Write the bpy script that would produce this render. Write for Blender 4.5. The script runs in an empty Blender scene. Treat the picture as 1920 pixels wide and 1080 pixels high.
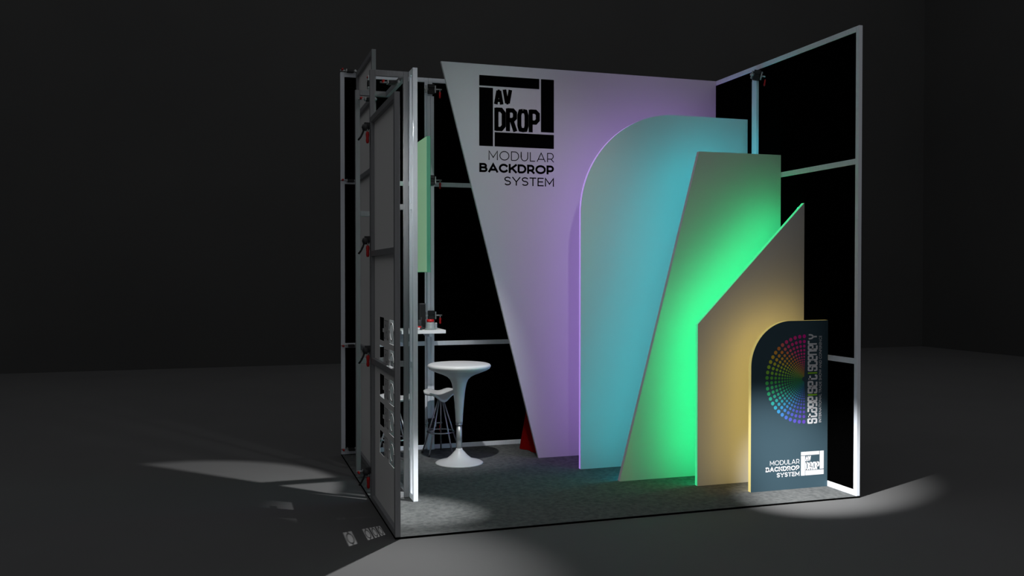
import bpy, bmesh, math, random
from mathutils import Vector, Matrix
random.seed(7)
PI = math.pi
S = bpy.context.scene
COL = S.collection

# ------------------------------------------------------------------ camera
cam_d = bpy.data.cameras.new('camera')
cam = bpy.data.objects.new('camera', cam_d)
COL.objects.link(cam)
S.camera = cam
cam_d.sensor_width = 36.0
cam_d.lens = 1689.9 / 1920 * 36
cam_d.clip_end = 200
YAW, PITCH = 0.30830, -0.01591
fw = Vector((math.sin(YAW) * math.cos(PITCH), math.cos(YAW) * math.cos(PITCH), math.sin(PITCH)))
cam.location = (-1.1574, -6.4018, 1.8978)
cam.rotation_euler = fw.to_track_quat('-Z', 'Y').to_euler()

# ------------------------------------------------------------------ view + world
S.view_settings.view_transform = 'Standard'
S.view_settings.look = 'None'
S.view_settings.exposure = 0.0
S.view_settings.gamma = 1.0
S.view_settings.use_curve_mapping = False
S.cycles.use_denoising = True
S.cycles.sample_clamp_indirect = 4.0
w = bpy.data.worlds.new('dim_hall')
S.world = w
w.use_nodes = True
w.node_tree.nodes['Background'].inputs[0].default_value = (0.96, 0.97, 1.0, 1)
w.node_tree.nodes['Background'].inputs[1].default_value = 0.20

# ------------------------------------------------------------------ stage lamps over the booth, plus one added fill
def spot(name, loc, target, power, size, blend=1.0, radius=0.03, col=(1, 1, 1)):
    d = bpy.data.lights.new(name, 'SPOT')
    d.energy = power
    d.spot_size = math.radians(size)
    d.spot_blend = blend
    d.shadow_soft_size = radius
    d.color = col
    o = bpy.data.objects.new(name, d)
    COL.objects.link(o)
    o.location = loc
    o.rotation_euler = (Vector(target) - Vector(loc)).to_track_quat('-Z', 'Y').to_euler()
    return o

spot('stage_or_fill_spot', (0.39, 0.79, 3.45), (-1.28, 1.97, 0), 410, 34, 0.30, 0.012)     # fan through the open tower
spot('stage_or_fill_spot', (0.61, 0.61, 4.02), (-0.50, -0.80, 0), 760, 42, 1.0, 0.012)      # floor before the near left corner
spot('stage_or_fill_spot', (0.61, 0.61, 4.02), (0.98, 2.62, 0.55), 330, 31, 1.0, 0.03)      # bar table
spot('stage_or_fill_spot', (1.00, -1.26, 2.55), (3.58, 0.12, 0.22), 2000, 22.5, 1.0, 0.03)    # pool at the sign
spot('stage_or_fill_spot', (3.00, -1.25, 2.55), (0.20, 0.72, 0.05), 1500, 15.5, 1.0, 0.02)    # pool at the near left corner
spot('stage_or_fill_spot', (1.60, -0.90, 4.1), (1.2, 2.4, 2.2), 66, 70, 1.0, 0.06, (0.95, 0.98, 1.0))  # weak frontal fill added to brighten the white panels, no booth lamp

# ------------------------------------------------------------------ materials
def mat(name, col, rough=0.6, metal=0.0, spec=0.5):
    m = bpy.data.materials.new(name)
    m.use_nodes = True
    b = m.node_tree.nodes['Principled BSDF']
    b.inputs['Base Color'].default_value = (*col, 1)
    b.inputs['Roughness'].default_value = rough
    b.inputs['Metallic'].default_value = metal
    b.inputs['Specular IOR Level'].default_value = spec
    return m

def noisy(m, scale, lo, hi, detail=4.0, stretch=(1, 1, 1), bump=0.0):
    """multiplies a noise between two tones into the base colour"""
    nt = m.node_tree
    b = nt.nodes['Principled BSDF']
    tc = nt.nodes.new('ShaderNodeTexCoord')
    mp = nt.nodes.new('ShaderNodeMapping')
    mp.inputs['Scale'].default_value = stretch
    n = nt.nodes.new('ShaderNodeTexNoise')
    n.inputs['Scale'].default_value = scale
    n.inputs['Detail'].default_value = detail
    r = nt.nodes.new('ShaderNodeValToRGB')
    r.color_ramp.elements[0].position = 0.3
    r.color_ramp.elements[1].position = 0.7
    r.color_ramp.elements[0].color = (*lo, 1)
    r.color_ramp.elements[1].color = (*hi, 1)
    nt.links.new(tc.outputs['Object'], mp.inputs['Vector'])
    nt.links.new(mp.outputs['Vector'], n.inputs['Vector'])
    nt.links.new(n.outputs['Fac'], r.inputs['Fac'])
    nt.links.new(r.outputs['Color'], b.inputs['Base Color'])
    if bump:
        bp = nt.nodes.new('ShaderNodeBump')
        bp.inputs['Strength'].default_value = bump
        bp.inputs['Distance'].default_value = 0.004
        nt.links.new(n.outputs['Fac'], bp.inputs['Height'])
        nt.links.new(bp.outputs['Normal'], b.inputs['Normal'])
    return m

def glow(name, col, strength, base=(0.8, 0.8, 0.8)):
    m = mat(name, base, 0.5)
    b = m.node_tree.nodes['Principled BSDF']
    b.inputs['Emission Color'].default_value = (*col, 1)
    b.inputs['Emission Strength'].default_value = strength
    return m

M = {}
M['hall_floor'] = noisy(mat('hall_floor', (0.2, 0.2, 0.2), 0.85, 0, 0.1), 0.7, (0.118, 0.118, 0.118), (0.127, 0.127, 0.127))
M['hall_wall'] = noisy(mat('hall_wall', (0.1, 0.1, 0.1), 0.9, 0, 0.1), 0.35, (0.078, 0.078, 0.077), (0.088, 0.088, 0.086))
M['carpet'] = noisy(mat('carpet', (0.2, 0.2, 0.2), 1.0, 0, 0.0), 26, (0.085, 0.09, 0.09), (0.145, 0.15, 0.15), 6, (1, 1, 1), 0.25)
M['edge_black'] = mat('edge_black', (0.002, 0.002, 0.002), 0.8, 0, 0.0)
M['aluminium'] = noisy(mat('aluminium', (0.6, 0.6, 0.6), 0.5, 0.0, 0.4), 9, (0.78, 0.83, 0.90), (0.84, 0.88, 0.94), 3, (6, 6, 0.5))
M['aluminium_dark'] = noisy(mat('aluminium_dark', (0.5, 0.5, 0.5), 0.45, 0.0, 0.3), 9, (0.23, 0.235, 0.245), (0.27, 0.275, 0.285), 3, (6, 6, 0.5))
M['black_cloth'] = mat('black_cloth', (0.0006, 0.0006, 0.0006), 1.0, 0, 0.0)
M['white_cloth'] = noisy(mat('white_cloth', (0.6, 0.6, 0.6), 0.9, 0, 0.05), 180, (0.60, 0.60, 0.60), (0.62, 0.62, 0.62), 2)
M['grey_cloth'] = noisy(mat('grey_cloth', (0.8, 0.8, 0.8), 0.95, 0, 0.03), 160, (0.80, 0.80, 0.79), (0.84, 0.84, 0.83), 2)
M['sign_print'] = noisy(mat('sign_print', (0.1, 0.15, 0.2), 0.75, 0, 0.15), 1.4, (0.040, 0.078, 0.102), (0.050, 0.092, 0.118), 1)
M['ink_black'] = mat('ink_black', (0.0008, 0.0008, 0.0008), 0.9, 0, 0.02)
M['ink_white'] = mat('ink_white', (0.85, 0.85, 0.88), 0.8, 0, 0.1)
M['ink_lime'] = mat('ink_lime', (0.35, 0.75, 0.03), 0.8, 0, 0.1)
M['steel'] = mat('steel', (0.5, 0.52, 0.52), 0.35, 0.6)
M['chrome'] = mat('chrome', (0.6, 0.6, 0.62), 0.25, 0.8)
M['black_plastic'] = mat('black_plastic', (0.006, 0.006, 0.006), 0.5)
M['dark_plastic'] = mat('dark_plastic', (0.035, 0.035, 0.037), 0.5)
M['red_grip'] = mat('red_grip', (0.55, 0.004, 0.006), 0.4)
M['red_drape'] = noisy(mat('red_drape', (0.3, 0.0, 0.0), 0.9, 0, 0.05), 60, (0.20, 0.001, 0.001), (0.25, 0.002, 0.002), 2)
M['white_plastic'] = mat('white_plastic', (0.75, 0.75, 0.75), 0.35)
M['seat_white'] = mat('seat_white', (0.72, 0.72, 0.72), 0.35)
M['shelf_white'] = mat('shelf_white', (0.78, 0.8, 0.79), 0.5)
M['frosted'] = mat('frosted', (0.30, 0.34, 0.34), 0.3)
M['rim_purple'] = glow('rim_purple', (0.50, 0.24, 1.0), 0.62)
M['rim_mauve'] = glow('rim_mauve', (0.55, 0.40, 0.48), 0.10, (0.4, 0.36, 0.38))
M['rim_green'] = glow('rim_green', (0.05, 1.0, 0.36), 0.60, (0.35, 0.8, 0.5))
M['rim_yellow'] = glow('rim_yellow', (1.0, 0.80, 0.24), 0.42, (0.40, 0.33, 0.13))
M['rim_grey'] = mat('rim_grey', (0.6, 0.6, 0.6), 0.7)
M['led_purple'] = glow('led_purple', (0.46, 0.22, 1.0), 2.05)
M['led_cyan'] = glow('led_cyan', (0.0, 0.80, 0.92), 21.5)
M['led_green'] = glow('led_green', (0.0, 1.0, 0.34), 17)
M['led_yellow'] = glow('led_yellow', (1.0, 0.70, 0.17), 8.2)
M['mint_face'] = glow('mint_face', (0.52, 0.95, 0.52), 0.235, (0.45, 0.6, 0.5))
M['mint_edge'] = glow('mint_edge', (0.02, 0.45, 0.22), 0.16, (0.12, 0.3, 0.2))

def attr_mat():
    m = mat('dot_print', (0.5, 0.5, 0.5), 0.8, 0, 0.1)
    a = m.node_tree.nodes.new('ShaderNodeAttribute')
    a.attribute_name = 'ink'
    m.node_tree.links.new(a.outputs['Color'], m.node_tree.nodes['Principled BSDF'].inputs['Base Color'])
    return m
M['dot_print'] = attr_mat()

# ------------------------------------------------------------------ building helpers
ORG = {}
def tag(o, label=None, cat=None, group=None, kind=None):
    if label: o['label'] = label
    if cat: o['category'] = cat
    if group: o['group'] = group
    if kind: o['kind'] = kind
    return o

def thing(name, label, cat, loc=(0, 0, 0), group=None):
    o = bpy.data.objects.new(name, None)
    o.empty_display_size = 0.1
    COL.objects.link(o)
    o.location = loc
    ORG[o.name] = Vector(loc)
    return tag(o, label, cat, group)

class MB:
    """collects shapes in world coordinates, then links them as one mesh"""
    def __init__(s): s.bm = bmesh.new()
    def box(s, x0, x1, y0, y1, z0, z1):
        v = [s.bm.verts.new((x, y, z)) for z in (z0, z1) for x, y in ((x0, y0), (x1, y0), (x1, y1), (x0, y1))]
        for f in ((3, 2, 1, 0), (4, 5, 6, 7), (0, 1, 5, 4), (1, 2, 6, 5), (2, 3, 7, 6), (3, 0, 4, 7)):
            s.bm.faces.new([v[i] for i in f])
        return s
    def tube(s, a, b, r, r2=None, n=14, caps=True):
        a, b = Vector(a), Vector(b)
        r2 = r if r2 is None else r2
        d = (b - a).normalized()
        u = d.orthogonal().normalized(); v = d.cross(u)
        A = [s.bm.verts.new(a + (u * math.cos(2 * PI * i / n) + v * math.sin(2 * PI * i / n)) * r) for i in range(n)]
        B = [s.bm.verts.new(b + (u * math.cos(2 * PI * i / n) + v * math.sin(2 * PI * i / n)) * r2) for i in range(n)]
        for i in range(n):
            f = s.bm.faces.new((A[i], A[(i + 1) % n], B[(i + 1) % n], B[i])); f.smooth = True
        if caps:
            s.bm.faces.new(A[::-1]); s.bm.faces.new(B)
        return s
    def path(s, pts, r, n=10):
        pts = [Vector(p) for p in pts]
        rings = []
        u = None
        for i, p in enumerate(pts):
            d = (pts[min(i + 1, len(pts) - 1)] - pts[max(i - 1, 0)]).normalized()
            u = d.orthogonal().normalized() if u is None else (u - d * u.dot(d)).normalized()
            v = d.cross(u)
            rings.append([s.bm.verts.new(p + (u * math.cos(2 * PI * k / n) + v * math.sin(2 * PI * k / n)) * r) for k in range(n)])
        for A, B in zip(rings, rings[1:]):
            for k in range(n):
                f = s.bm.faces.new((A[k], A[(k + 1) % n], B[(k + 1) % n], B[k])); f.smooth = True
        s.bm.faces.new(rings[0][::-1]); s.bm.faces.new(rings[-1])
        return s
    def ring(s, c, R, r, n=40, m=8):
        c = Vector(c); G = []
        for i in range(n):
            a = 2 * PI * i / n
            G.append([s.bm.verts.new(c + Vector(((R + r * math.cos(b)) * math.cos(a), (R + r * math.cos(b)) * math.sin(a), r * math.sin(b))))
                      for b in (2 * PI * j / m for j in range(m))])
        for i in range(n):
            for j in range(m):
                f = s.bm.faces.new((G[i][j], G[(i + 1) % n][j], G[(i + 1) % n][(j + 1) % m], G[i][(j + 1) % m])); f.smooth = True
        return s
    def lathe(s, prof, c, n=64, smooth=True):
        c = Vector(c); G = []
        for r, z in prof:
            if r < 1e-6: G.append([s.bm.verts.new(c + Vector((0, 0, z)))])
            else: G.append([s.bm.verts.new(c + Vector((r * math.cos(2 * PI * i / n), r * math.sin(2 * PI * i / n), z))) for i in range(n)])
        for A, B in zip(G, G[1:]):
            for i in range(n):
                j = (i + 1) % n
                if len(A) == 1 and len(B) == 1: continue
                if len(A) == 1: f = s.bm.faces.new((A[0], B[j], B[i]))
                elif len(B) == 1: f = s.bm.faces.new((A[i], A[j], B[0]))
                else: f = s.bm.faces.new((A[i], A[j], B[j], B[i]))
                f.smooth = smooth
        return s
    def prism_xz(s, pts, y0, y1, front=True, back=True, sides=True, smooth=False):
        A = [s.bm.verts.new((x, y0, z)) for x, z in pts]
        B = [s.bm.verts.new((x, y1, z)) for x, z in pts]
        n = len(pts)
        if front: s.bm.faces.new(A)
        if back: s.bm.faces.new(B[::-1])
        if sides:
            for i in range(n): 
                f = s.bm.faces.new((A[i], B[i], B[(i + 1) % n], A[(i + 1) % n]))
        return s
    def prism_yz(s, pts, x0, x1):
        A = [s.bm.verts.new((x0, y, z)) for y, z in pts]
        B = [s.bm.verts.new((x1, y, z)) for y, z in pts]
        n = len(pts)
        s.bm.faces.new(A); s.bm.faces.new(B[::-1])
        for i in range(n): s.bm.faces.new((A[i], B[i], B[(i + 1) % n], A[(i + 1) % n]))
        return s
    def build(s, name, material, parent=None, bevel=0.0, label=None, fix=True):
        if fix: bmesh.ops.recalc_face_normals(s.bm, faces=s.bm.faces)
        me = bpy.data.meshes.new(name)
        s.bm.to_mesh(me); s.bm.free()
        me.materials.append(material)
        o = bpy.data.objects.new(name, me)
        COL.objects.link(o)
        if parent is not None:
            org = ORG[parent.name]
            me.transform(Matrix.Translation(-org))
            o.parent = parent
            ORG[o.name] = org
        else:
            ORG[o.name] = Vector((0, 0, 0))
        if bevel:
            b = o.modifiers.new('bevel', 'BEVEL'); b.width = bevel; b.segments = 2; b.limit_method = 'ANGLE'
        if label: o['label'] = label
        return o

def copy_tree(o, parent=None):
    c = o.copy(); COL.objects.link(c)
    if parent is not None: c.parent = parent
    for ch in list(o.children): copy_tree(ch, c)
    return c

# ------------------------------------------------------------------ the hall
def structure(name, mb, m, label=None):
    return tag(mb.build(name, m), label, None, None, 'structure')
F0 = -0.015
structure('floor', MB().box(-14, 16.5, -12, 13.1, F0 - 0.1, F0), M['hall_floor'])
structure('wall_back', MB().box(-14, 16.5, 12.93, 13.1, F0, 13), M['hall_wall'])
structure('wall_right', MB().box(16.35, 16.5, -12, 12.93, F0, 13), M['hall_wall'])
structure('wall_left', MB().box(-14.15, -14.0, -12, 13.1, F0, 13), M['hall_wall'])

W, D, H = 4.0, 3.166, 4.0
pl = thing('booth_platform', 'low square booth platform with dark grey carpet and black edge on the hall floor', 'platform', (2, 1.58, F0))
MB().box(0, W, 0, D, F0, -0.002).build('platform_base', M['edge_black'], pl)
MB().box(0.004, W - 0.004, 0.004, D - 0.004, -0.002, 0.0).build('carpet', M['carpet'], pl)

# ------------------------------------------------------------------ aluminium frames
P = 0.042
def frame_y(label, x0, x1, ya, yb, ztop, rails, cloth=None, cloth_x=None, m='aluminium', name='wall_frame', group=None, hole=None, ends=(1, 1)):
    """frame whose plane runs along y; rails at the listed heights (centres)"""
    t = thing(name, label, 'frame', ((x0 + x1) / 2, (ya + yb) / 2, 0), group)
    mm = M[m]
    if ends[0]: MB().box(x0, x1, ya, ya + P, 0, ztop).build('upright', mm, t, 0.003)
    if ends[1]: MB().box(x0, x1, yb - P, yb, 0, ztop).build('upright', mm, t, 0.003)
    a = ya + (P if ends[0] else 0); b = yb - (P if ends[1] else 0)
    for z in [0.024] + rails + [ztop - 0.024]:
        MB().box(x0, x1, a, b, z - 0.024, z + 0.024).build('rail', mm, t, 0.003)
    if cloth:
        if hole: hole(t)
        else: MB().box(cloth_x[0], cloth_x[1], a, b, 0.048, ztop - 0.048).build('fabric', M[cloth], t)
    return t

def frame_x(label, y0, y1, xa, xb, ztop, rails, cloth=None, cloth_y=None, m='aluminium', name='wall_frame', group=None, mids=()):
    t = thing(name, label, 'frame', ((xa + xb) / 2, (y0 + y1) / 2, 0), group)
    mm = M[m]
    for x in (xa, xb - P): MB().box(x, x + P, y0, y1, 0, ztop).build('upright', mm, t, 0.003)
    for z in [0.024] + rails + [ztop - 0.024]:
        MB().box(xa + P, xb - P, y0, y1, z - 0.024, z + 0.024).build('rail', mm, t, 0.003)
    if cloth: MB().box(xa + P, xb - P, cloth_y[0], cloth_y[1], 0.048, ztop - 0.048).build('fabric', M[cloth], t)
    return t

# back wall: two bays with black fabric
frame_x('left bay of the back wall, black fabric in a pale aluminium frame behind the mint panel', 3.13, D, 0, 0.935, H, [1.145, 2.86],
        'black_cloth', (3.140, 3.150), group='black fabric wall bays')
frame_x('right bay of the back wall, black fabric in a pale aluminium frame behind the bar table', 3.13, D, 0.937, 3.96, H, [1.145, 2.86],
        'black_cloth', (3.140, 3.150), group='black fabric wall bays')
# right wall
frame_y('front bay of the right wall, black fabric in a tall aluminium frame beside the sign', 3.963, 3.998, 0.0, 1.585, H, [1.15, 2.853],
        'black_cloth', (3.972, 3.982), group='black fabric wall bays')
frame_y('rear bay of the right wall, black fabric frame beside the tall white panel', 3.963, 3.998, 1.587, 3.128, H, [1.15, 2.853],
        'black_cloth', (3.972, 3.982), group='black fabric wall bays')
# double posts where two bays meet
t = thing('joint_post', 'pale double post against the black back wall, behind the bar stool', 'post', (0.951, 3.11, 0), 'joint posts')
MB().box(0.913, 0.950, 3.095, 3.129, 0, 3.80).box(0.952, 0.989, 3.095, 3.129, 0, 3.80).build('post', M['aluminium'], t, 0.003)
t = thing('joint_post', 'pale double post rising from behind the cyan arch on the right wall', 'post', (3.945, 1.59, 0), 'joint posts')
MB().box(3.932, 3.962, 1.50, 1.54, 0, 3.84).box(3.932, 3.962, 1.543, 1.583, 0, 3.84).build('post', M['aluminium'], t, 0.003)

# ------------------------------------------------------------------ left side: near frame with cut-out pattern
def cut_fabric(t):
    """pale fabric with rows of cut-out marks: a solid bar, faint letters and a ringed bar"""
    x0, x1 = 0.030, 0.0315
    b = MB()
    a, e, z0, z1 = P, 1.13 - P, 0.048, 3.152
    cols = [(0.20, 0.415), (0.64, 0.845)]
    rows = [0.455 + 0.228 * k for k in range(5)]
    hh = 0.185
    lo, hi = rows[0], rows[-1] + hh
    b.box(x0, x1, a, e, z0, lo); b.box(x0, x1, a, e, hi, z1)
    for k, r in enumerate(rows):
        if k: b.box(x0, x1, a, e, rows[k - 1] + hh, r)
        ys = [a] + [v for c in cols for v in c] + [e]
        for i in range(0, len(ys), 2): b.box(x0, x1, ys[i], ys[i + 1], r, r + hh)
        # marks left standing inside the openings
        b.box(x0, x1, 0.64, 0.70, r + 0.07, r + 0.10)
        n = 22
        for i in range(n):
            p, q = 2 * PI * i / n, 2 * PI * (i + 1) / n
            f = lambda an, rr: (0.305 + rr * 1.0 * math.cos(an), r + hh / 2 + rr * 0.82 * math.sin(an))
            b.prism_yz([f(p, 0.088), f(q, 0.088), f(q, 0.070), f(p, 0.070)], x0, x1)
        b.box(x0, x1, 0.20, 0.225, r + hh / 2 - 0.01, r + hh / 2 + 0.01)
        b.box(x0, x1, 0.385, 0.415, r + hh / 2 - 0.01, r + hh / 2 + 0.01)
    b.build('fabric', M['grey_cloth'], t, label='grey fabric with rows of cut-out black marks')
    for r in rows:          # faint printed letters between the openings
        g = MB()
        g.box(0.0285, 0.030, 0.444, 0.620, r + 0.165, r + 0.170)
        for k, yy in enumerate((0.45, 0.50, 0.55, 0.60)):
            g.box(0.0285, 0.030, yy - 0.006, yy + 0.006, r + 0.02, r + 0.16)
            g.box(0.0285, 0.030, yy - 0.006, yy + 0.020, r + 0.02 + 0.05 * (k % 3), r + 0.035 + 0.05 * (k % 3))
        g.build('faint_print', M['aluminium_dark'], t)
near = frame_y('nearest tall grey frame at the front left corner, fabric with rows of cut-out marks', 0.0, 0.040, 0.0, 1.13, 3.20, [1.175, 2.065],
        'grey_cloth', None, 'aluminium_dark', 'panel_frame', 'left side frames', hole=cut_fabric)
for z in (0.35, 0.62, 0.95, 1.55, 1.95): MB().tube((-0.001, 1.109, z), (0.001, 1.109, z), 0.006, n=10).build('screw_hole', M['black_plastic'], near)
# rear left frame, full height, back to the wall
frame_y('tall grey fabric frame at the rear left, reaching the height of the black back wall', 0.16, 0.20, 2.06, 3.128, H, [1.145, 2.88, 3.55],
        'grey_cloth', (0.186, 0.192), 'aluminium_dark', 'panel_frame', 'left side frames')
# open tower
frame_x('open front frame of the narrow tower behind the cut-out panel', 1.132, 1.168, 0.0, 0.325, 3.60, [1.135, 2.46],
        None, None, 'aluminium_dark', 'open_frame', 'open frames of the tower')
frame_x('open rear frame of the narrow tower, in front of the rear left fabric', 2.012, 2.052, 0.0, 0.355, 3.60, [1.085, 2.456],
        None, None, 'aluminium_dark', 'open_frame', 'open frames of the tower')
t = thing('tower_side_rails', 'short pair of side rails tying the front and rear tower frames together', 'rail', (0.305, 1.59, 0))
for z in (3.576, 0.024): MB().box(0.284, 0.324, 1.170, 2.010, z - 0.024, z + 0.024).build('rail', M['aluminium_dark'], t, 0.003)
frame_y('slim bright wing frame standing on the carpet at the right of the tower', 0.327, 0.367, 0.960, 1.130, 3.60, [1.135, 2.46],
        None, None, 'aluminium', 'open_frame', 'open frames of the tower')

# ------------------------------------------------------------------ backlit shaped panels
def arc_shape(xl, xr, zt, R, n=28):
    """left edge with a quarter arc into a flat top; listed anticlockwise seen from the front"""
    pts = [(xl, 0.0)]
    arc = [(xl + R - R * math.cos(a), zt - R + R * math.sin(a)) for a in (PI / 2 * i / n for i in range(n + 1))]
    return pts + arc + [(xr, zt), (xr, 0.0)]

def inset_path(pts, d):
    """open outline (without the right and bottom edges) moved d metres inwards"""
    out = []
    P2 = pts[:-1]
    for i, p in enumerate(P2):
        a = Vector(P2[max(i - 1, 0)]); b = Vector(P2[min(i + 1, len(P2) - 1)])
        q = Vector(p); t1 = (q - a).normalized() if i else (b - q).normalized(); t2 = (b - q).normalized() if i < len(P2) - 1 else t1
        nrm = Vector((t1.y + t2.y, -(t1.x + t2.x))).normalized()
        k = 1 / max(0.4, math.sqrt((1 + t1.dot(t2)) / 2))
        out.append(q + nrm * d * k)
    return out

def panel(name, label, pts, y, depth, face, rim, led=None, ledr=0.011, inset=0.06):
    t = thing(name, label, 'panel', (sum(p[0] for p in pts) / len(pts), y + depth / 2, 0), 'shaped panels of the backdrop')
    MB().prism_xz(pts, y, y + 0.006).build('face', M[face], t)
    n = len(pts)
    r = MB()
    r.prism_xz(pts, y + 0.006, y + depth)
    r.build('rim', M[rim], t)
    if led:
        ip = inset_path(pts, inset)
        path = [(p.x, y + depth + ledr + 0.004, max(p.y, 0.03)) for p in ip]
        path[-1] = (path[-1][0] - 0.06, path[-1][1], path[-1][2])
        # straight runs need several rings for the light tree; subdivide
        dense = []
        for a, b in zip(path, path[1:]):
            L = (Vector(b) - Vector(a)).length; k = max(1, int(L / 0.25))
            dense += [tuple(Vector(a).lerp(Vector(b), i / k)) for i in range(k)]
        dense.append(path[-1])
        MB().path(dense, ledr, 6).build('led_strip', M[led], t)
    return t

XR = 3.960
WHITE = [(1.911, 0.0), (0.888, 3.998), (XR, 3.998), (XR, 0.0)]
YW, YA, YG, YO, YS = 2.332, 1.700, 1.116, 0.741, 0.388
pw = panel('logo_panel', 'tall white panel with a slanting left edge and the black logo at its top', WHITE, YW, 0.035, 'white_cloth', 'rim_grey')
panel('arch_panel', 'cyan lit panel with a large rounded top left corner and purple edge', arc_shape(2.122, XR, 3.478, 1.0), YA, 0.045, 'white_cloth', 'rim_purple', 'led_purple')
panel('slanted_panel', 'bright green lit panel with a leaning left edge in front of the cyan arch', [(2.269, 0.0), (3.076, 3.042), (XR, 3.042), (XR, 0.0)], YG, 0.045,
      'white_cloth', 'rim_mauve', 'led_cyan')
panel('sloped_panel', 'golden lit panel with a diagonal top and glowing green edge', [(2.857, 0.0), (2.857, 1.447), (XR, 2.552), (XR, 0.0)], YO, 0.045,
      'white_cloth', 'rim_green', 'led_green')
ps = panel('show_sign', 'low dark blue sign with rounded corner, rainbow dot half circle and yellow edge', arc_shape(3.180, XR, 1.484, 0.4), YS, 0.045,
           'sign_print', 'rim_yellow', 'led_yellow', 0.010, 0.05)

# ------------------------------------------------------------------ lettering
def text_polys(txt, weight=0.0, spacing=1.0):
    """outline of a word in the built-in font as (verts, faces) in a unit box"""
    cu = bpy.data.curves.new('word', 'FONT')
    cu.body = txt
    cu.offset = weight
    cu.space_character = spacing
    cu.resolution_u = 6
    o = bpy.data.objects.new('word', cu)
    COL.objects.link(o)
    bpy.context.view_layer.update()
    dg = bpy.context.evaluated_depsgraph_get()
    me = bpy.data.meshes.new_from_object(o.evaluated_get(dg))
    vs = [v.co.copy() for v in me.vertices]
    fs = [list(p.vertices) for p in me.polygons]
    bpy.data.objects.remove(o); bpy.data.meshes.remove(me); bpy.data.curves.remove(cu)
    x0, x1 = min(v.x for v in vs), max(v.x for v in vs)
    y0, y1 = min(v.y for v in vs), max(v.y for v in vs)
    return [((v.x - x0) / (x1 - x0), (v.y - y0) / (y1 - y0)) for v in vs], fs

def put_word(mb, txt, x0, x1, z0, z1, y, weight=0.0, spacing=1.0, up=False):
    vs, fs = text_polys(txt, weight, spacing)
    if up:  # reads from bottom to top
        V = [mb.bm.verts.new((x1 - v * (x1 - x0), y, z0 + u * (z1 - z0))) for u, v in vs]
    else:
        V = [mb.bm.verts.new((x0 + u * (x1 - x0), y, z0 + v * (z1 - z0))) for u, v in vs]
    for f in fs:
        try: mb.bm.faces.new([V[i] for i in f])
        except ValueError: pass

def rect(mb, x0, x1, z0, z1, y):
    V = [mb.bm.verts.new((x, y, z)) for x, z in ((x0, z0), (x1, z0), (x1, z1), (x0, z1))]
    mb.bm.faces.new(V)

def stroke(mb, pts, wdt, f):
    """poster-style letter stroke with square mitred corners; f maps (u, v) to a point"""
    pts = [Vector(p) for p in pts]
    L, R = [], []
    for i, p in enumerate(pts):
        a = pts[i - 1] if i else None; b = pts[i + 1] if i < len(pts) - 1 else None
        t1 = (p - a).normalized() if a is not None else (b - p).normalized()
        t2 = (b - p).normalized() if b is not None else t1
        n = Vector((-(t1.y + t2.y), t1.x + t2.x)).normalized()
        k = 1 / max(0.45, math.sqrt(max(0, (1 + t1.dot(t2)) / 2)))
        L.append(mb.bm.verts.new(f(p + n * wdt / 2 * k))); R.append(mb.bm.verts.new(f(p - n * wdt / 2 * k)))
    for i in range(len(pts) - 1):
        mb.bm.faces.new((L[i], R[i], R[i + 1], L[i + 1]))

def rnd(pts, r=0.10, n=3):
    """rounds the inner corners of a polyline"""
    out = [Vector(pts[0])]
    for i in range(1, len(pts) - 1):
        a, p, b = Vector(pts[i - 1]), Vector(pts[i]), Vector(pts[i + 1])
        rr = min(r, (a - p).length / 2, (b - p).length / 2)
        s, e = p + (a - p).normalized() * rr, p + (b - p).normalized() * rr
        for k in range(n + 1):
            q = k / n
            out.append((1 - q) ** 2 * s + 2 * q * (1 - q) * p + q * q * e)
    out.append(Vector(pts[-1]))
    return out

BLOCK = {   # heavy condensed capitals of the logo, on a unit box with stroke 0.30
    'A': [[(.13, 0), (.42, .90)], [(.87, 0), (.58, .90)], [(.25, .25), (.75, .25)], [(.36, .88), (.64, .88)]],
    'V': [[(.13, 1), (.42, .10)], [(.87, 1), (.58, .10)], [(.36, .12), (.64, .12)]],
    'D': [[(.16, 0), (.16, 1)], [(.10, .92), (.60, .92), (.84, .78), (.84, .22), (.60, .08), (.10, .08)]],
    'R': [[(.16, 0), (.16, 1)], [(.10, .92), (.62, .92), (.82, .82), (.82, .60), (.62, .50), (.16, .50)], [(.50, .50), (.86, 0)]],
    'O': [[(.5, .92), (.26, .90), (.16, .74), (.16, .26), (.26, .10), (.5, .08), (.74, .10), (.84, .26), (.84, .74), (.74, .90), (.5, .92)]],
    'P': [[(.16, 0), (.16, 1)], [(.10, .92), (.62, .92), (.84, .82), (.84, .56), (.62, .44), (.16, .44)]],
}
def ell(cx, cy, rx, ry, a0, a1, n=16):
    return [(cx + rx * math.cos(math.radians(a0 + (a1 - a0) * i / n)), cy + ry * math.sin(math.radians(a0 + (a1 - a0) * i / n))) for i in range(n + 1)]
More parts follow.
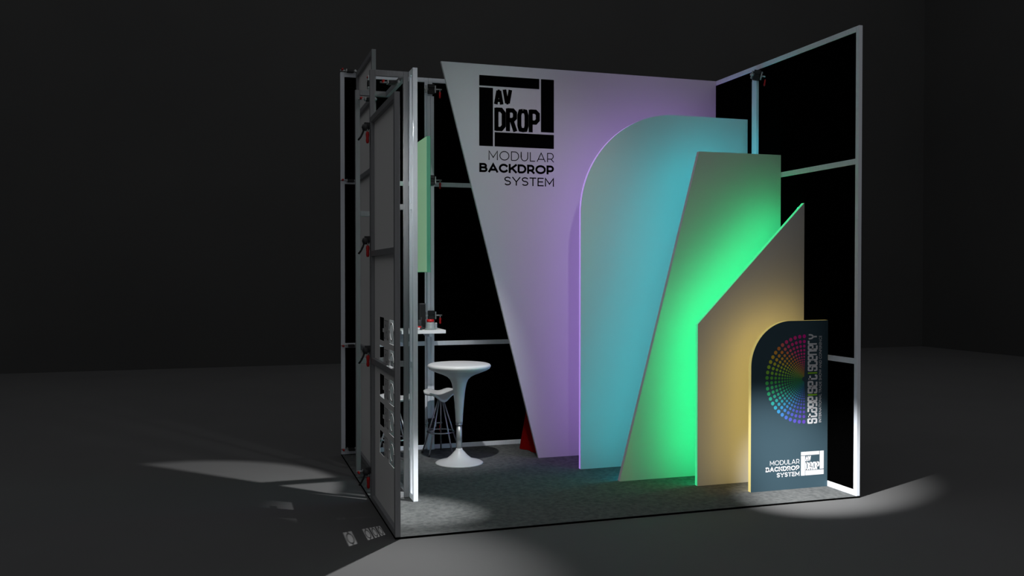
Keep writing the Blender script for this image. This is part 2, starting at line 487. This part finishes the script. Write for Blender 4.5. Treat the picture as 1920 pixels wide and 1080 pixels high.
SANS = {   # geometric capitals: (width, strokes) with outer bounds on the unit box
    'M': (.94, [[(0, 0), (0, 1), (.5, .25), (1, 1), (1, 0)]]),
    'O': (1.02, [ell(.5, .5, .5, .5, 0, 360, 30)]),
    'D': (.84, [[(0, 0), (0, 1), (.45, 1)] + ell(.45, .5, .55, .5, 84, -84) + [(.45, 0), (0, 0)]]),
    'U': (.78, [[(0, 1), (0, .42)] + ell(.5, .42, .5, .42, 180, 360) + [(1, 1)]]),
    'L': (.56, [[(0, 1), (0, 0), (1, 0)]]),
    'A': (.92, [[(0, 0), (.5, 1), (1, 0)], [(.2, .25), (.8, .25)]]),
    'R': (.72, [[(0, 0), (0, 1), (.55, 1)] + ell(.55, .66, .42, .34, 80, -80, 10) + [(.55, .32), (0, .32)], [(.58, .32), (1, 0)]]),
    'B': (.76, [[(0, .52), (0, 1), (.55, 1)] + ell(.55, .76, .36, .24, 80, -80, 8) + [(.55, .52), (0, .52), (0, 0), (.6, 0)] + ell(.6, .26, .4, .26, -80, 80, 8) + [(.6, .52), (.5, .52)]]),
    'C': (.86, [ell(.55, .5, .55, .5, 42, 318, 24)]),
    'K': (.78, [[(0, 0), (0, 1)], [(1, 1), (.08, .38)], [(.36, .56), (1, 0)]]),
    'P': (.72, [[(0, 0), (0, 1), (.55, 1)] + ell(.55, .66, .45, .34, 80, -80, 10) + [(.55, .32), (0, .32)]]),
    'S': (.68, [ell(.52, .755, .5, .245, 35, 262, 14) + ell(.5, .255, .5, .255, 80, -140, 14)]),
    'Y': (.84, [[(0, 1), (.5, .42), (1, 1)], [(.5, .45), (.5, 0)]]),
    'T': (.70, [[(0, 1), (1, 1)], [(.5, 1), (.5, 0)]]),
    'E': (.64, [[(1, 1), (0, 1), (0, 0), (1, 0)], [(0, .52), (.88, .52)]]),
}
def sans(mb, txt, x0, x1, z0, z1, y, wd, gap):
    """word in geometric capitals; wd is the stroke over the cap height"""
    hh = z1 - z0
    tot = sum(SANS[c][0] for c in txt) + gap * (len(txt) - 1)
    k = (x1 - x0) / (tot * hh)
    u = 0.0
    for c in txt:
        w_, sts = SANS[c]
        for st in sts:
            pts = [Vector((wd / 2 + p[0] * (w_ * k - wd), wd / 2 + p[1] * (1 - wd))) for p in st]
            closed = (pts[0] - pts[-1]).length < 1e-3
            if not closed:      # square ends
                pts[0] = pts[0] + (pts[0] - pts[1]).normalized() * wd / 2
                pts[-1] = pts[-1] + (pts[-1] - pts[-2]).normalized() * wd / 2
            stroke(mb, pts, wd, lambda p, u=u: (x0 + (u * k + p.x) * hh, y, z0 + p.y * hh))
        u += w_ + gap
def block_word(mb, txt, x0, x1, z0, z1, y, wd=0.155):
    """condensed block letters; stroke width is wd of the letter height in both directions"""
    n = len(txt); gap = 0.07 * (x1 - x0) / n
    lw = (x1 - x0 - gap * (n - 1)) / n; hh = z1 - z0
    for i, ch in enumerate(txt):
        ox = x0 + i * (lw + gap)
        a = lw / hh
        f = lambda p, ox=ox: (ox + p.x * hh, y, z0 + p.y * hh)
        for st in BLOCK[ch]:
            stroke(mb, [(u * a, v) for u, v in st], wd if abs(st[0][1] - st[-1][1]) > 0.05 or len(st) > 2 else wd * 0.75, f)

def logo(mb, x0, x1, z0, z1, y, gap=0.017):
    """square of four bars turning round the words AV DROP"""
    w_, h_ = x1 - x0, z1 - z0
    sx = lambda u: x0 + u * w_
    sz = lambda v: z1 - v * h_
    rect(mb, sx(0), sx(0.800), sz(0.148), sz(0.0), y)
    rect(mb, sx(0), sx(0.180), sz(1.0), sz(0.172), y)
    rect(mb, sx(0.823), sx(1.0), sz(0.765), sz(0.0), y)
    rect(mb, sx(0.202), sx(1.0), sz(1.0), sz(0.797), y)
    block_word(mb, 'AV', sx(0.203), sx(0.425), sz(0.400), sz(0.185), y, 0.25)
    block_word(mb, 'DROP', sx(0.203), sx(0.803), sz(0.775), sz(0.450), y, 0.19)

def ink(mb, name, m, parent, thick=0.0006, label=None):
    """thin printed layer: faces given a hair of thickness towards the viewer"""
    ret = bmesh.ops.extrude_face_region(mb.bm, geom=list(mb.bm.faces))
    for v in (g for g in ret['geom'] if isinstance(g, bmesh.types.BMVert)): v.co.y -= thick
    return mb.build(name, m, parent, label=label)

yl = YW - 0.0008
b = MB(); logo(b, 1.279, 2.076, 3.181, 3.889, yl); ink(b, 'logo_mark', M['ink_black'], pw)
b = MB()
sans(b, 'MODULAR', 1.377, 2.076, 3.043, 3.138, yl, 0.092, 0.18)
sans(b, 'BACKDROP', 1.280, 2.077, 2.918, 3.010, yl, 0.235, 0.07)
sans(b, 'SYSTEM', 1.541, 2.077, 2.793, 2.881, yl, 0.135, 0.13)
ink(b, 'lettering', M['ink_black'], pw)

yl = YS - 0.0008
b = MB(); logo(b, 3.684, 3.921, 0.112, 0.322, yl); ink(b, 'logo_mark', M['ink_white'], ps)
b = MB()
sans(b, 'MODULAR', 3.368, 3.668, 0.221, 0.262, yl, 0.11, 0.16)
sans(b, 'BACKDROP', 3.325, 3.668, 0.166, 0.207, yl, 0.22, 0.08)
sans(b, 'SYSTEM', 3.437, 3.669, 0.113, 0.152, yl, 0.19, 0.12)
ink(b, 'lettering', M['ink_white'], ps)
b = MB()
put_word(b, 'INTERNATIONAL TRADE SHOW AND CONFERENCE', 3.866, 3.893, 0.577, 1.347, yl, 0.0, 1.0, up=True)
GL = {'s': [[(.5, .70), (.5, 1), (0, 1), (0, .53), (.5, .53), (.5, 0), (0, 0), (0, .30)]],
      't': [[(.12, 1.0), (.12, 0), (.5, 0), (.5, .22)], [(0, .80), (.5, .80)]],
      'a': [[(0, 1), (.5, 1), (.5, 0), (0, 0), (0, .55), (.5, .55)]],
      'g': [[(.5, .42), (0, .42), (0, 1), (.5, 1), (.5, 0), (0, 0)]],
      'e': [[(0, .5), (.5, .5), (.5, 1), (0, 1), (0, 0), (.5, 0)]],
      'c': [[(.5, .72), (.5, 1), (0, 1), (0, 0), (.5, 0), (.5, .28)]],
      'n': [[(0, 0), (0, 1), (.5, 1), (.5, 0)]],
      'r': [[(0, 0), (0, 1), (.45, 1)]],
      'y': [[(0, 1), (.04, .62), (.27, .42), (.27, 0)], [(.54, 1), (.50, .62), (.27, .42)]]}
def techno(mb, word, za, zb, x0=3.757, x1=3.842):
    """upward reading condensed letters between heights za and zb"""
    n = len(word); adv = (zb - za) / n; hh = x1 - x0
    sc = adv * 0.70 / 0.5
    for i, ch in enumerate(word):
        for st in GL[ch]:
            f = lambda p, i=i: (x1 - p.y * hh, yl, za + i * adv + adv * 0.15 + p.x * sc)
            stroke(mb, rnd(st, 0.08), 0.20, f)
techno(b, 'stage', 0.568, 0.812)
techno(b, 'set', 0.836, 1.004)
techno(b, 'scenery', 1.034, 1.362)
ink(b, 'lettering', M['ink_white'], ps)
for z in (0.818, 1.012):
    b = MB(); rect(b, 3.751, 3.848, z, z + 0.012, yl); ink(b, 'divider', M['ink_lime'], ps)

# rainbow of dots
def lerp3(a, b_, t_): return tuple(a[i] * (1 - t_) + b_[i] * t_ for i in range(3))
RB = [(0.0, (.95, .02, .40)), (.16, (.95, .06, .26)), (.24, (.95, .30, .06)), (.32, (.90, .58, .05)), (.40, (.44, .75, .05)), (.50, (.08, .56, .08)),
      (.60, (.05, .58, .25)), (.68, (.05, .55, .50)), (.76, (.06, .36, .72)), (.86, (.09, .13, .62)), (1.0, (.15, .08, .55))]
def rainbow(t_):
    for (a, ca), (b_, cb) in zip(RB, RB[1:]):
        if t_ <= b_: return lerp3(ca, cb, (t_ - a) / (b_ - a))
    return RB[-1][1]
d = MB(); cols = []
cx, cz, R0 = 3.712, 0.967, 0.378
for i in range(26):
    t_ = i / 25; an = PI / 2 + PI * t_
    rr = R0
    for k in range(23):
        # pull colours near the centre towards the green middle of the fan
        tt = 0.5 + (t_ - 0.5) * min(1.0, (rr / R0) ** 0.45 + 0.05)
        c = rainbow(tt)
        dr = rr * 0.046
        x, z = cx + rr * math.cos(an), cz + rr * math.sin(an)
        V = [d.bm.verts.new((x + dr * math.cos(q), yl, z + dr * math.sin(q))) for q in (2 * PI * j / 10 for j in range(10))]
        d.bm.faces.new(V); cols.append(c)
        rr *= 0.878
me = bpy.data.meshes.new('rainbow_dots'); d.bm.to_mesh(me); d.bm.free()
at = me.color_attributes.new('ink', 'FLOAT_COLOR', 'CORNER')
for p_, c in zip(me.polygons, cols):
    for li in p_.loop_indices: at.data[li].color = (*c, 1)
me.materials.append(M['dot_print'])
me.transform(Matrix.Translation(-ORG[ps.name]))
o = bpy.data.objects.new('rainbow_dots', me); COL.objects.link(o); o.parent = ps

# ------------------------------------------------------------------ clamps
def make_clamp():
    """grip at the origin, screw pointing to +x, hanging red handle"""
    t = thing('frame_clamp', '', 'clamp', (0, 0, 0), 'clamps holding the frames together')
    MB().box(-0.036, 0.036, -0.018, 0.012, 0.012, 0.052).box(-0.036, 0.036, -0.018, 0.012, -0.052, -0.012).box(-0.030, 0.030, -0.012, 0.012, -0.012, 0.012).build('body', M['black_plastic'], t, 0.004)
    MB().box(-0.060, -0.046, -0.014, 0.014, -0.040, 0.040).tube((-0.073, 0, 0), (-0.036, 0, 0), 0.012, n=12).build('jaw', M['steel'], t, 0.003)
    MB().box(0.040, 0.053, -0.014, 0.014, -0.040, 0.040).build('jaw', M['steel'], t, 0.003)
    MB().tube((0.036, 0, 0), (0.118, 0, 0), 0.008, n=12).tube((0.098, 0, -0.004), (0.098, 0, -0.030), 0.006, n=10).build('spindle', M['steel'], t)
    g = MB().lathe([(0, -0.095), (0.008, -0.092), (0.012, -0.080), (0.010, -0.060), (0.013, -0.040), (0.009, -0.026), (0, -0.026)], (0.098, 0, 0), 14)
    g.build('handle', M['red_grip'], t, label='red handle')
    return t
cl0 = make_clamp()
first = [True]
def put_clamp(loc, rot, label, scale=1.0):
    c = cl0 if first[0] else copy_tree(cl0)
    first[0] = False
    c.location = loc; c.rotation_euler = rot; c.scale = (scale,) * 3
    c['label'] = label
    return c
put_clamp((0.951, 3.075, 3.870), (0, 0, 0), 'clamp with red handle at the top of the post on the back wall')
put_clamp((0.951, 3.075, 2.900), (0, 0, 0), 'clamp with red handle on the back wall post, right of the mint panel')
put_clamp((0.951, 3.075, 1.450), (0, 0, 0), 'clamp with red handle on the back wall post, just above the shelf')
put_clamp((0.951, 3.075, 0.290), (0, 0, 0), 'lowest clamp on the back wall post, behind the bar stool legs')
put_clamp((3.925, 1.475, 3.880), (0, 0.25, -0.9), 'clamp with red handle at the top of the right wall post')
for z, where in ((4.012, 'topmost clamp at the outer left edge of the black back wall'), (2.870, 'second clamp from the top at the outer left edge of the back wall'),
                 (1.145, 'third clamp from the top at the outer left edge of the back wall'), (0.060, 'clamp on the platform at the outer left edge of the back wall')):
    put_clamp((0.10, 3.105, z), (PI / 2, 0, PI), where, 0.9)
def make_lever(c):
    """dark toggle lever and ratchet head of the clamps on the near frame"""
    return c
lv = None
for z, where in ((3.105, 'topmost lever clamp on the back edge of the cut-out panel frame'), (2.160, 'second lever clamp from the top on the cut-out panel frame'),
                 (1.245, 'third lever clamp from the top on the cut-out panel frame'), (0.225, 'lowest lever clamp on the cut-out panel frame near the floor')):
    if lv is None:
        lv = thing('lever_clamp', where, 'clamp', (-0.035, 1.14, z), 'lever clamps of the near frame')
        x, y = -0.035, 1.14
        g = MB(); g.lathe([(0, -0.03), (0.026, -0.024), (0.034, 0), (0.026, 0.024), (0, 0.03)], (x, y, z + 0.01), 18); g.box(x - 0.01, x + 0.04, y - 0.02, y + 0.02, z + 0.0, z + 0.05)
        g.build('head', M['dark_plastic'], lv)
        g = MB(); g.path([(x - 0.012, y, z), (x - 0.026, y, z - 0.04), (x - 0.042, y, z - 0.072), (x - 0.062, y, z - 0.098)], 0.008, 8); g.build('lever', M['black_plastic'], lv, label='black lever')
        g = MB(); g.tube((x + 0.012, y - 0.02, z + 0.005), (x + 0.012, y - 0.02, z - 0.03), 0.006, n=10); g.build('spindle', M['steel'], lv)
        g = MB().lathe([(0, -0.125), (0.010, -0.122), (0.014, -0.105), (0.012, -0.08), (0.015, -0.05), (0.012, -0.028), (0, -0.028)], (x + 0.012, y - 0.02, z), 14)
        g.build('handle', M['red_grip'], lv, label='red handle')
    else:
        c = copy_tree(lv); c.location = (-0.035, 1.14, z); c['label'] = where
put_clamp((0.20, 1.190, 3.515), (PI / 2, 0.06, PI), 'clamp under the top rail of the front tower frame', 0.9)
put_clamp((0.13, 1.985, 3.515), (PI / 2, 0.06, PI), 'clamp under the top rail of the rear tower frame', 0.9)
put_clamp((0.120, 2.000, 3.660), (0, -PI / 2, PI / 2), 'clamp standing up on the top rail of the rear tower frame', 0.7)
put_clamp((0.10, 1.985, 0.060), (PI / 2, 0, PI), 'clamp on the carpet at the foot of the rear tower frame', 0.9)

# ------------------------------------------------------------------ mint light panel and shelf on the back wall
t = thing('mint_panel', 'narrow upright mint green glowing panel standing out from the back wall', 'panel', (0.82, 2.85, 1.91))
MB().box(0.800, 0.840, 2.600, 3.128, 1.912, 3.295).build('case', M['mint_edge'], t, 0.002)
MB().box(0.797, 0.800, 2.604, 3.124, 1.916, 3.291).build('front', M['mint_face'], t, label='mint glowing face')
t = thing('wall_shelf', 'white shelf on the back wall carrying small black and grey items', 'shelf', (0.80, 2.88, 1.28))
MB().box(0.55, 1.010, 2.650, 3.092, 1.282, 1.318).build('board', M['shelf_white'], t, 0.003)
MB().box(0.62, 0.65, 2.80, 3.128, 1.17, 1.281).build('bracket', M['aluminium'], t)
MB().box(0.87, 0.90, 2.80, 3.092, 1.24, 1.281).build('bracket', M['aluminium'], t)
SZ = 1.3185
t = thing('speaker_box', 'tall dark box standing on the white shelf', 'box', (0.80, 2.82, SZ))
MB().box(0.765, 0.832, 2.80, 2.87, SZ, 1.590).build('body', M['dark_plastic'], t, 0.006)
MB().box(0.772, 0.825, 2.796, 2.80, SZ + 0.03, 1.575).build('front_grille', M['black_plastic'], t)
t = thing('coffee_grinder', 'round grey gadget with a red ring on top, on the white shelf', 'gadget', (0.875, 2.74, SZ))
MB().lathe([(0, 0), (0.052, 0), (0.058, 0.012), (0.044, 0.026), (0.046, 0.060), (0.036, 0.078), (0, 0.078)], (0.862, 2.72, SZ), 28).build('body', M['frosted'], t)
MB().lathe([(0, 0.079), (0.034, 0.079), (0.038, 0.086), (0.038, 0.104), (0.030, 0.108), (0, 0.108)], (0.862, 2.72, SZ), 28).build('ring', M['red_grip'], t, label='red ring')
MB().box(0.905, 0.930, 2.70, 2.74, SZ, SZ + 0.072).build('side_block', M['steel'], t, 0.004)
t = thing('small_camera', 'small dark device with red marks at the left end of the shelf', 'gadget', (0.745, 2.74, SZ))
MB().box(0.715, 0.775, 2.70, 2.76, SZ + 0.0, SZ + 0.045).tube((0.75, 2.72, SZ + 0.045), (0.75, 2.72, SZ + 0.105), 0.022, 0.016).tube((0.765, 2.73, SZ + 0.045), (0.770, 2.73, SZ + 0.13), 0.007).build('body', M['dark_plastic'], t, 0.004)
MB().box(0.712, 0.760, 2.694, 2.70, SZ + 0.022, SZ + 0.040).build('red_band', M['red_grip'], t)
t = MB().lathe([(0, 0), (0.012, 0), (0.016, 0.026), (0.014, 0.026), (0.011, 0.004), (0, 0.004)], (0.728, 2.675, SZ), 18).build('small_cup', M['white_plastic'])
tag(t, 'tiny white cup at the left end of the shelf beside the slim wing frame', 'cup')

# ------------------------------------------------------------------ bar table
bx, by = 1.072, 2.343
t = thing('bar_table', 'white round bar table with trumpet stem and dished foot on the carpet', 'table', (bx, by, 0))
MB().lathe([(0, 0.0), (0.238, 0.0), (0.240, 0.006), (0.225, 0.014), (0.175, 0.026), (0.125, 0.046), (0.085, 0.078), (0.055, 0.112), (0.034, 0.135), (0.031, 0.150), (0, 0.150)], (bx, by, 0)).build('foot', M['white_plastic'], t)
MB().tube((bx, by, 0.150), (bx, by, 0.385), 0.029, n=32).build('column', M['steel'], t)
MB().lathe([(0.030, 0.384), (0.036, 0.384), (0.037, 0.396), (0.030, 0.398)], (bx, by, 0)).build('collar', M['chrome'], t)
prof = [(0, 0.399), (0.034, 0.399), (0.036, 0.43), (0.041, 0.52), (0.048, 0.61), (0.056, 0.69), (0.064, 0.75), (0.074, 0.80), (0.090, 0.838), (0.118, 0.866),
        (0.165, 0.890), (0.225, 0.912), (0.280, 0.934), (0.306, 0.950), (0.316, 0.966), (0.317, 0.980), (0.308, 0.992), (0.290, 0.998), (0.255, 1.000), (0, 1.000)]
MB().lathe(prof, (bx, by, 0), 80).build('tabletop', M['white_plastic'], t)

# ------------------------------------------------------------------ bar stools
def make_stool(label, loc):
    t = thing('bar_stool', label, 'stool', loc, 'saddle seat bar stools')
    x0, y0 = loc[0], loc[1]
    g = bmesh.new(); nu, nv = 28, 14
    top, bot = [], []
    for i in range(nu + 1):
        for j in range(nv + 1):
            u = -1 + 2 * i / nu; v = -1 + 2 * j / nv
            # saddle: outline wide at the sides, dipped in the middle
            a = math.sqrt(max(0, 1 - 0.5 * v * v)); b_ = math.sqrt(max(0, 1 - 0.5 * u * u))
            X, Y = u * a * 0.185, v * b_ * 0.150
            Z = 0.640 + 0.034 * math.cos(u * PI * 1.0 + PI) * 1.0 * (0.6 + 0.4 * (1 - v)) - 0.030 * u * u * (1 if v < 0 else 0.6) + 0.02 * v
            top.append(g.verts.new((x0 + X, y0 + Y, Z + 0.012)))
            bot.append(g.verts.new((x0 + X * 0.97, y0 + Y * 0.97, Z - 0.012)))
    I = lambda i, j: i * (nv + 1) + j
    for i in range(nu):
        for j in range(nv):
            g.faces.new((top[I(i, j)], top[I(i + 1, j)], top[I(i + 1, j + 1)], top[I(i, j + 1)])).smooth = True
            g.faces.new((bot[I(i, j)], bot[I(i, j + 1)], bot[I(i + 1, j + 1)], bot[I(i + 1, j)])).smooth = True
    for i in range(nu):
        for j in (0, nv):
            g.faces.new((top[I(i, j)], top[I(i + 1, j)], bot[I(i + 1, j)], bot[I(i, j)])).smooth = True
    for j in range(nv):
        for i in (0, nu):
            g.faces.new((top[I(i, j)], top[I(i, j + 1)], bot[I(i, j + 1)], bot[I(i, j)])).smooth = True
    m_ = MB(); m_.bm.free(); m_.bm = g
    m_.build('seat', M['seat_white'], t)
    MB().tube((x0, y0, 0.560), (x0, y0, 0.606), 0.030, 0.045, 20).build('hub', M['chrome'], t)
    for k in range(5):
        a = math.radians(5 + 72 * k)
        c, s_ = math.cos(a), math.sin(a)
        leg = MB().path([(x0 + 0.022 * c, y0 + 0.022 * s_, 0.585), (x0 + 0.205 * c, y0 + 0.205 * s_, 0.010)], 0.0085, 10).build('leg', M['chrome'], t)
        MB().tube((x0 + 0.2055 * c, y0 + 0.2055 * s_, 0.0), (x0 + 0.2055 * c, y0 + 0.2055 * s_, 0.014), 0.010, n=10).build('foot_cap', M['black_plastic'], leg)
    MB().ring((x0, y0, 0.235), 0.143, 0.008).build('foot_ring', M['chrome'], t)
    return t
s0 = make_stool('saddle seat stool with thin splayed metal legs behind the bar table', (1.005, 2.86, 0))
s1 = copy_tree(s0); s1.location = (0.47, 2.60, 0); s1.rotation_euler = (0, 0, math.radians(-35))
s1['label'] = 'bar stool mostly hidden behind the slim wing frame, one leg tip showing'

# ------------------------------------------------------------------ red drape behind the white panel
t = MB()
N = 44; G = []
for k, (r, z) in enumerate([(0.315, 0.004), (0.30, 0.10), (0.275, 0.25), (0.245, 0.45), (0.21, 0.65), (0.17, 0.85), (0.12, 1.0), (0.05, 1.06)]):
    ring_ = []
    for i in range(N):
        a = 2 * PI * i / N
        q = 1 + (0.09 * (1 - z / 1.1)) * math.sin(7 * a + 0.6 * math.sin(3 * a)) + 0.03 * math.sin(11 * a + z * 3)
        ring_.append(t.bm.verts.new((2.215 + r * q * math.cos(a), 2.79 + r * q * math.sin(a), z)))
    G.append(ring_)
for A, B in zip(G, G[1:]):
    for i in range(N):
        t.bm.faces.new((A[i], A[(i + 1) % N], B[(i + 1) % N], B[i])).smooth = True
t.bm.faces.new(G[-1])
o = t.build('red_drape', M['red_drape'])
tag(o, 'dark red draped cloth peeking out from behind the slanting edge of the white panel', 'drape')
